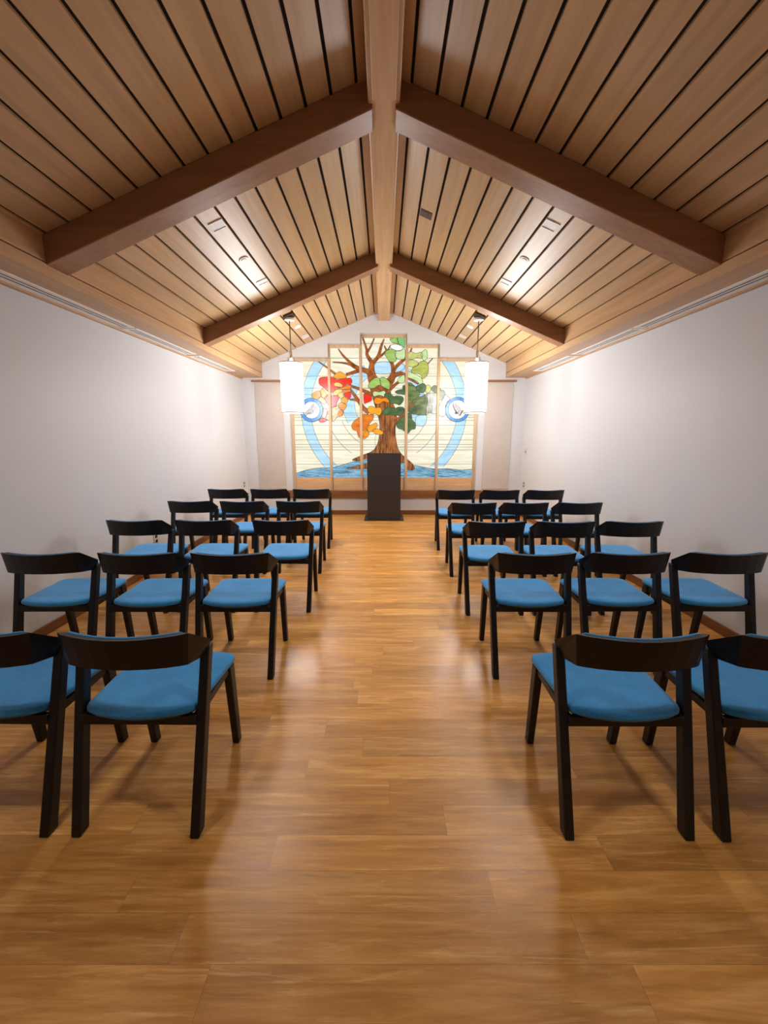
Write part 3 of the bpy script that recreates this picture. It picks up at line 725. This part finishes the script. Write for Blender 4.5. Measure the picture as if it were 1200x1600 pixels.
def poly_solid(bm, pts, yf, yb, mi=0):
    vs = [Vector((x, z, 0)) for x, z in pts]
    tris = tessellate_polygon([vs])
    f = [bm.verts.new(lp(x, z, yf)) for x, z in pts]; b = [bm.verts.new(lp(x, z, yb)) for x, z in pts]
    for t in tris:
        try:
            bm.faces.new([f[i] for i in t]).material_index = mi
            bm.faces.new([b[i] for i in t[::-1]]).material_index = mi
        except ValueError: pass
    n = len(pts)
    for i in range(n): bm.faces.new((f[i], b[i], b[(i+1) % n], f[(i+1) % n])).material_index = mi

def strip(bm, pts, hw, yf, yb, mi=1, closed=False):
    """a solid ribbon of half width hw (number or list) along a polyline"""
    n = len(pts); L, R = [], []
    for i in range(n):
        a = Vector(pts[(i-1) % n] if closed else pts[max(i-1, 0)]); c = Vector(pts[(i+1) % n] if closed else pts[min(i+1, n-1)])
        t = c - a; t = t.normalized() if t.length > 1e-9 else Vector((1, 0))
        h = hw[i] if isinstance(hw, (list, tuple)) else hw
        nn = Vector((-t.y, t.x))*h; p = Vector(pts[i])
        L.append(p+nn); R.append(p-nn)
    q = [[bm.verts.new(lp(v.x, v.y, y)) for v in S] for S, y in ((L, yf), (R, yf), (R, yb), (L, yb))]
    for i in range(n if closed else n-1):
        j = (i+1) % n
        for k in range(4): bm.faces.new((q[k][i], q[k][j], q[(k+1) % 4][j], q[(k+1) % 4][i])).material_index = mi
    if not closed:
        bm.faces.new([q[k][0] for k in range(4)][::-1]).material_index = mi; bm.faces.new([q[k][-1] for k in range(4)]).material_index = mi

def dense(pts, ws, sub=6):
    out, w = [], []
    n = len(pts)
    for i in range(n-1):
        p0, p1, p2, p3 = (Vector(pts[min(max(i+j, 0), n-1)]) for j in (-1, 0, 1, 2))
        for k in range(sub):
            t = k/sub
            q = 0.5*((2*p1) + (p2-p0)*t + (2*p0-5*p1+4*p2-p3)*t*t + (3*p1-p0-3*p2+p3)*t**3)
            out.append((q.x, q.y)); w.append(ws[i]*(1-t) + ws[i+1]*t)
    out.append(tuple(pts[-1])); w.append(ws[-1])
    return out, w

HL = [2.97, 2.732, 2.431, 2.231, 2.125, 1.805, 1.769, 1.733, 1.679, 1.594, 1.437, 1.338, 1.257, 1.209, 1.159, 0.903]
GB, FW, TF = 0.662, 0.045, 0.05          # glass bottom, frame bar width, top bar height
for i, (x0, x1, zt) in enumerate(STEPS):
    a, b = x0 + 0.002, x1 - 0.002
    ia, ib = a + (FW if i == 0 else 0.0225), b - (FW if i == 4 else 0.0225)
    # glass background with its horizontal lead lines
    bm = bmesh.new(); box(bm, ia-0.008, ib+0.008, 0.008, 0.013, GB-0.01-OB, zt-0.03-OB)
    for z in HL:
        if z < zt - 0.06: strip(bm, [(ia-0.005, z), (ib+0.005, z)], 0.0028, 0.0045, 0.0082, 1)
    tag(obj('background_glass', bm, [G_BG, M['leadline']], W), 'cream streaked glass with thin horizontal lines')
    # frame: head and two stiles
    bm = bmesh.new()
    box(bm, a, ia, -0.03, 0.03, 0.0, zt-0.002-OB); box(bm, ib, b, -0.03, 0.03, 0.0, zt-0.002-OB)
    box(bm, ia, ib, -0.03, 0.03, zt-TF-OB, zt-0.002-OB)
    obj('panel_frame', bm, M['frame_wood'], W, bevel=0.003)
    bm = bmesh.new(); box(bm, ia, ib, -0.006, 0.02, 0.003, GB-OB)
    tag(obj('bottom_panel', bm, M['panel_wood'], W, bevel=0.002), 'light wood panel below the glass')
    if i > 0:                            # cover bar over each joint, as high as the lower neighbour
        bm = bmesh.new(); h = min(zt, STEPS[i-1][2]) - OB
        box(bm, x0-0.020, x0+0.020, -0.04, -0.031, 0.0, h-0.004)
        obj('mullion', bm, M['frame_wood'], W, bevel=0.003)

def arc(cx, cz, r, a0, a1, n):
    return [(cx + r*math.cos(math.radians(a0+(a1-a0)*i/n)), cz + r*math.sin(math.radians(a0+(a1-a0)*i/n))) for i in range(n+1)]
XL, XR = STEPS[0][0]+0.05, STEPS[-1][1]-0.05
def band(name, cx, cz, ro, ri, a0, a1, zmax=None, label=None):
    n = 40
    if zmax is not None: pass
    o = arc(cx, cz, ro, a0, a1, n); i_ = arc(cx, cz, ri, a0, a1, n)
    bm = bmesh.new(); poly_solid(bm, o + i_[::-1], 0.006, 0.0079, 0)
    strip(bm, o, 0.003, 0.0040, 0.0062, 1); strip(bm, i_, 0.003, 0.0040, 0.0062, 1)
    tag(obj(name, bm, [G_RING, M['leadline']], W), label)
z_top1 = STEPS[0][2]-TF
def ang_at(z, r, cz): return math.degrees(math.asin(max(-1, min(1, (z-cz)/r))))
R0, R1, RZ = 1.468, 1.298, 1.851
for s in (-1, 1):
    # right side angles run from the water up to the head of the outer panel
    n = 44; oz = [0.86 + (z_top1-0.86)*k/n for k in range(n+1)]
    ox = lambda z, r: math.sqrt(max(r*r-(z-RZ)**2, 0))
    o = [(s*min(ox(z, R0), XR), z) for z in oz]; q = [(s*ox(z, R1), z) for z in oz]
    bm = bmesh.new(); poly_solid(bm, o + q[::-1], 0.006, 0.0079, 0)
    strip(bm, o, 0.003, 0.0040, 0.0062, 1); strip(bm, q, 0.003, 0.0040, 0.0062, 1)
    tag(obj('blue_ring', bm, [G_RING, M['leadline']], W), 'pale blue arc of the large ring')
    r0, r1, rz = 0.728, 0.519, 1.971
    a_lo = ang_at(1.68, 0.62, rz)
    a0, a1 = (a_lo, 62) if s > 0 else (180-62, 180-a_lo)
    o = arc(0, rz, r0, a0, a1, 30); q = arc(0, rz, r1, a0, a1, 30)
    bm = bmesh.new(); poly_solid(bm, o + q[::-1], 0.006, 0.0079, 0)
    strip(bm, o, 0.0025, 0.0040, 0.0062, 1); strip(bm, q, 0.0025, 0.0040, 0.0062, 1)
    tag(obj('inner_ring', bm, [G_RING, M['leadline']], W), 'pale blue arc of the small ring')
    bm = bmesh.new()
    for rr, c0, c1 in ((0.807, -62, -22), (1.046, -56, -27)):
        pts = arc(0, rz, rr, c0, c1, 24)
        strip(bm, [(s*x, z) for x, z in pts], 0.003, 0.0040, 0.0079, 0)
    obj('lead_arc', bm, M['lead'], W)

# water along the bottom, with wavy leads
bm = bmesh.new(); poly_solid(bm, WATER, 0.0015, 0.0039, 0)
strip(bm, WATER[:-2], 0.004, 0.0005, 0.0016, 1)
rw = random.Random(3)
top = WATER[:-2]
def wtop(x):
    for p, q in zip(top, top[1:]):
        if p[0] <= x <= q[0]: return p[1] + (q[1]-p[1])*(x-p[0])/(q[0]-p[0])
    return GB
for k in range(34):
    x = rw.uniform(XL, XR-0.35); ln = rw.uniform(0.15, 0.4); f = rw.uniform(0.08, 0.95)
    pts = []
    for j in range(11):
        xx = x + ln*j/10; hh = max(wtop(xx) - GB, 0.02)
        pts.append((xx, GB + hh*f*(1-0.25*j/10) + 0.008*math.sin(j*0.9+k)))
    strip(bm, pts, 0.0028, 0.0005, 0.0016, 1)
tag(obj('water', bm, [G_WATER, M['lead']], W), 'rippled blue water glass')

# trunk, root and limbs: leads behind, colour in front
bm = bmesh.new(); tp = smooth_poly(TRUNK, 3)
poly_solid(bm, tp, -0.002, 0.0004, 0); strip(bm, tp, 0.004, -0.0030, -0.0015, 1, True)
for k in range(16):
    x = -0.16 + 0.32*rw.random(); pts = []
    z1 = rw.uniform(1.2, 1.75); z0 = z1 - rw.uniform(0.25, 0.5)
    for j in range(9):
        z = z1 + (z0-z1)*j/8; pts.append((x*(1 + 0.5*max(0, 1.25-z)) + 0.012*math.sin(j*1.1+k), z))
    strip(bm, pts, 0.0022, -0.0026, -0.0018, 1)
obj('tree_trunk', bm, [G_TREE, M['lead']], W)
bm = bmesh.new(); tp = smooth_poly(ROOT, 3)
poly_solid(bm, tp, -0.002, 0.0004, 0); strip(bm, tp, 0.0035, -0.0030, -0.0015, 1, True)
obj('tree_root', bm, [G_TREE, M['lead']], W)
for pts, ws in BRANCHES:
    p, w = dense(pts, [x*0.5 for x in ws])
    bm = bmesh.new()
    strip(bm, p, [x+0.004 for x in w], 0.0002, 0.0039, 1); strip(bm, p, w, -0.0024, 0.0001, 0)
    obj('branch', bm, [G_LIMB, M['lead']], W)
NAMES = {'red': 'red', 'amber': 'amber', 'honey': 'pale honey', 'orange': 'orange', 'ochre': 'ochre', 'crimson': 'crimson', 'mottle': 'mottled cream', 'pink': 'mottled pink', 'tangerine': 'bright orange', 'rust': 'rust orange',
 'leafgreen': 'light green', 'mint': 'pale mint', 'forest': 'dark green', 'moss': 'moss green', 'olive': 'olive green', 'lime': 'yellow green', 'fern': 'fresh green', 'milk': 'milky white', 'smoke': 'smoky grey', 'skyglass': 'sky blue'}
for k, (c, pts) in enumerate(LEAVES):
    p = smooth_poly(pts, 4)
    d = -0.0035 - 0.00012*k if c != 'skyglass' else 0.0012
    bm = bmesh.new(); poly_solid(bm, p, d, d+0.002, 0)
    strip(bm, p, 0.0035, d-0.0008, d+0.0015, 1, True)
    tag(obj('sky_piece' if c == 'skyglass' else 'leaf', bm, [PAL[c], M['lead']], W), NAMES[c] + ' glass piece')
# medallions
BIRD = [(-1.395, 1.799), (-1.338, 1.865), (-1.294, 1.907), (-1.267, 1.939), (-1.241, 1.964), (-1.226, 1.915), (-1.192, 1.898), (-1.24, 1.874), (-1.25, 1.816), (-1.289, 1.795), (-1.349, 1.787), (-1.38, 1.758)]
HANDS = [(1.215, 1.966), (1.263, 1.957), (1.331, 1.902), (1.361, 1.852), (1.398, 1.856), (1.39, 1.819), (1.345, 1.755), (1.321, 1.773), (1.31, 1.806), (1.288, 1.783), (1.254, 1.801), (1.257, 1.838), (1.222, 1.911)]
for cx, cz, ro, ri, fig, nm in ((-1.283, 1.857, 0.205, 0.145, BIRD, 'dove'), (1.299, 1.865, 0.212, 0.160, HANDS, 'praying_hands')):
    bm = bmesh.new(); o = arc(cx, cz, ro, 0, 360, 56)[:-1]; q = arc(cx, cz, ri, 0, 360, 56)[:-1]
    n = len(o); v = [[bm.verts.new(lp(x, z, y)) for x, z in S] for S, y in ((o, -0.014), (q, -0.014), (q, -0.011), (o, -0.011))]
    for i in range(n):
        for k in range(4): bm.faces.new((v[k][i], v[k][(i+1) % n], v[(k+1) % 4][(i+1) % n], v[(k+1) % 4][i]))
    strip(bm, o, 0.004, -0.0150, -0.0135, 1, True); strip(bm, q, 0.0025, -0.0150, -0.0135, 1, True)
    for a in (20, 75, 130, 165, 235, 300):
        c, s_ = math.cos(math.radians(a)), math.sin(math.radians(a))
        strip(bm, [(cx+ri*c, cz+ri*s_), (cx+ro*c, cz+ro*s_)], 0.0025, -0.0150, -0.0135, 1)
    md = tag(obj('medallion', bm, [G_MED, M['lead']], W), 'round medallion with a blue rim')
    bm = bmesh.new(); poly_solid(bm, q, -0.0135, -0.0112, 0); obj('white_disc', bm, G_MW, md)
    bm = bmesh.new(); f = smooth_poly(fig, 3)
    poly_solid(bm, f, -0.0155, -0.0136, 0); strip(bm, f, 0.0028, -0.0162, -0.0150, 1, True)
    if nm == 'dove':
        for pts in ([(-1.34, 1.85), (-1.29, 1.86), (-1.25, 1.93)], [(-1.36, 1.80), (-1.30, 1.82), (-1.25, 1.85)], [(-1.37, 1.775), (-1.33, 1.80), (-1.29, 1.80)]):
            strip(bm, pts, 0.003, -0.0165, -0.0150, 1)
    else:
        for pts, w in (([(1.217, 1.95), (1.24, 1.88), (1.275, 1.83), (1.30, 1.80)], 0.007), ([(1.345, 1.765), (1.365, 1.81), (1.392, 1.845)], 0.008), ([(1.26, 1.80), (1.285, 1.815), (1.305, 1.80)], 0.012), ([(1.25, 1.945), (1.30, 1.88), (1.335, 1.83)], 0.002)):
            strip(bm, pts, w, -0.0168, -0.0150, 1)
    obj(nm, bm, [G_FIG, M['lead']], md)

# ------------------------------------------------------------------ camera
cam = bpy.data.cameras.new('camera'); co = bpy.data.objects.new('camera', cam); COL.objects.link(co)
co.location = (0, 0, 1.42)
co.rotation_euler = (math.pi/2 - math.atan(120/625), 0, 0)
cam.sensor_fit = 'HORIZONTAL'; cam.sensor_width = 36.0; cam.lens = 36.0*625/1200
cam.clip_start = 0.02
scene.camera = co

# ------------------------------------------------------------------ light
w = bpy.data.worlds.new('world'); scene.world = w; w.use_nodes = True
w.node_tree.nodes['Background'].inputs[0].default_value = (0.02, 0.02, 0.02, 1)
w.node_tree.nodes['Background'].inputs[1].default_value = 1.0
for s in (-1, 1):                        # unseen fill lamp added overhead to brighten near walls and floor, wide beam
    l = bpy.data.lights.new('overhead_fill', 'SPOT'); l.energy = FILL; l.color = (1.0, 0.95, 0.89)
    l.spot_size = math.radians(150); l.spot_blend = 0.8; l.shadow_soft_size = 0.10
    o = bpy.data.objects.new('overhead_fill', l); COL.objects.link(o)
    o.location = (s*1.243, 0.95, roof(1.243)-0.03)
for s in (-1, 1):                        # the recessed spotlights of the two far bays
    for y in (3.335, 4.452, 6.75):
        l = bpy.data.lights.new('recessed_spot', 'SPOT'); l.energy = SPOT; l.color = (1.0, 0.95, 0.89)
        l.spot_size = math.radians(115); l.spot_blend = 0.9; l.shadow_soft_size = 0.10
        o = bpy.data.objects.new('recessed_spot', l); COL.objects.link(o)
        o.location = (s*1.243, y, roof(1.243)-0.03)
vs = scene.view_settings
scene.display_settings.display_device = 'sRGB'
vs.view_transform = 'Standard'; vs.look = 'None'; vs.exposure = EXPO; vs.gamma = 1.0; vs.use_curve_mapping = False
scene.cycles.max_bounces = 10; scene.cycles.diffuse_bounces = 6
scene.cycles.sample_clamp_indirect = 8.0; scene.cycles.sample_clamp_direct = 6.0
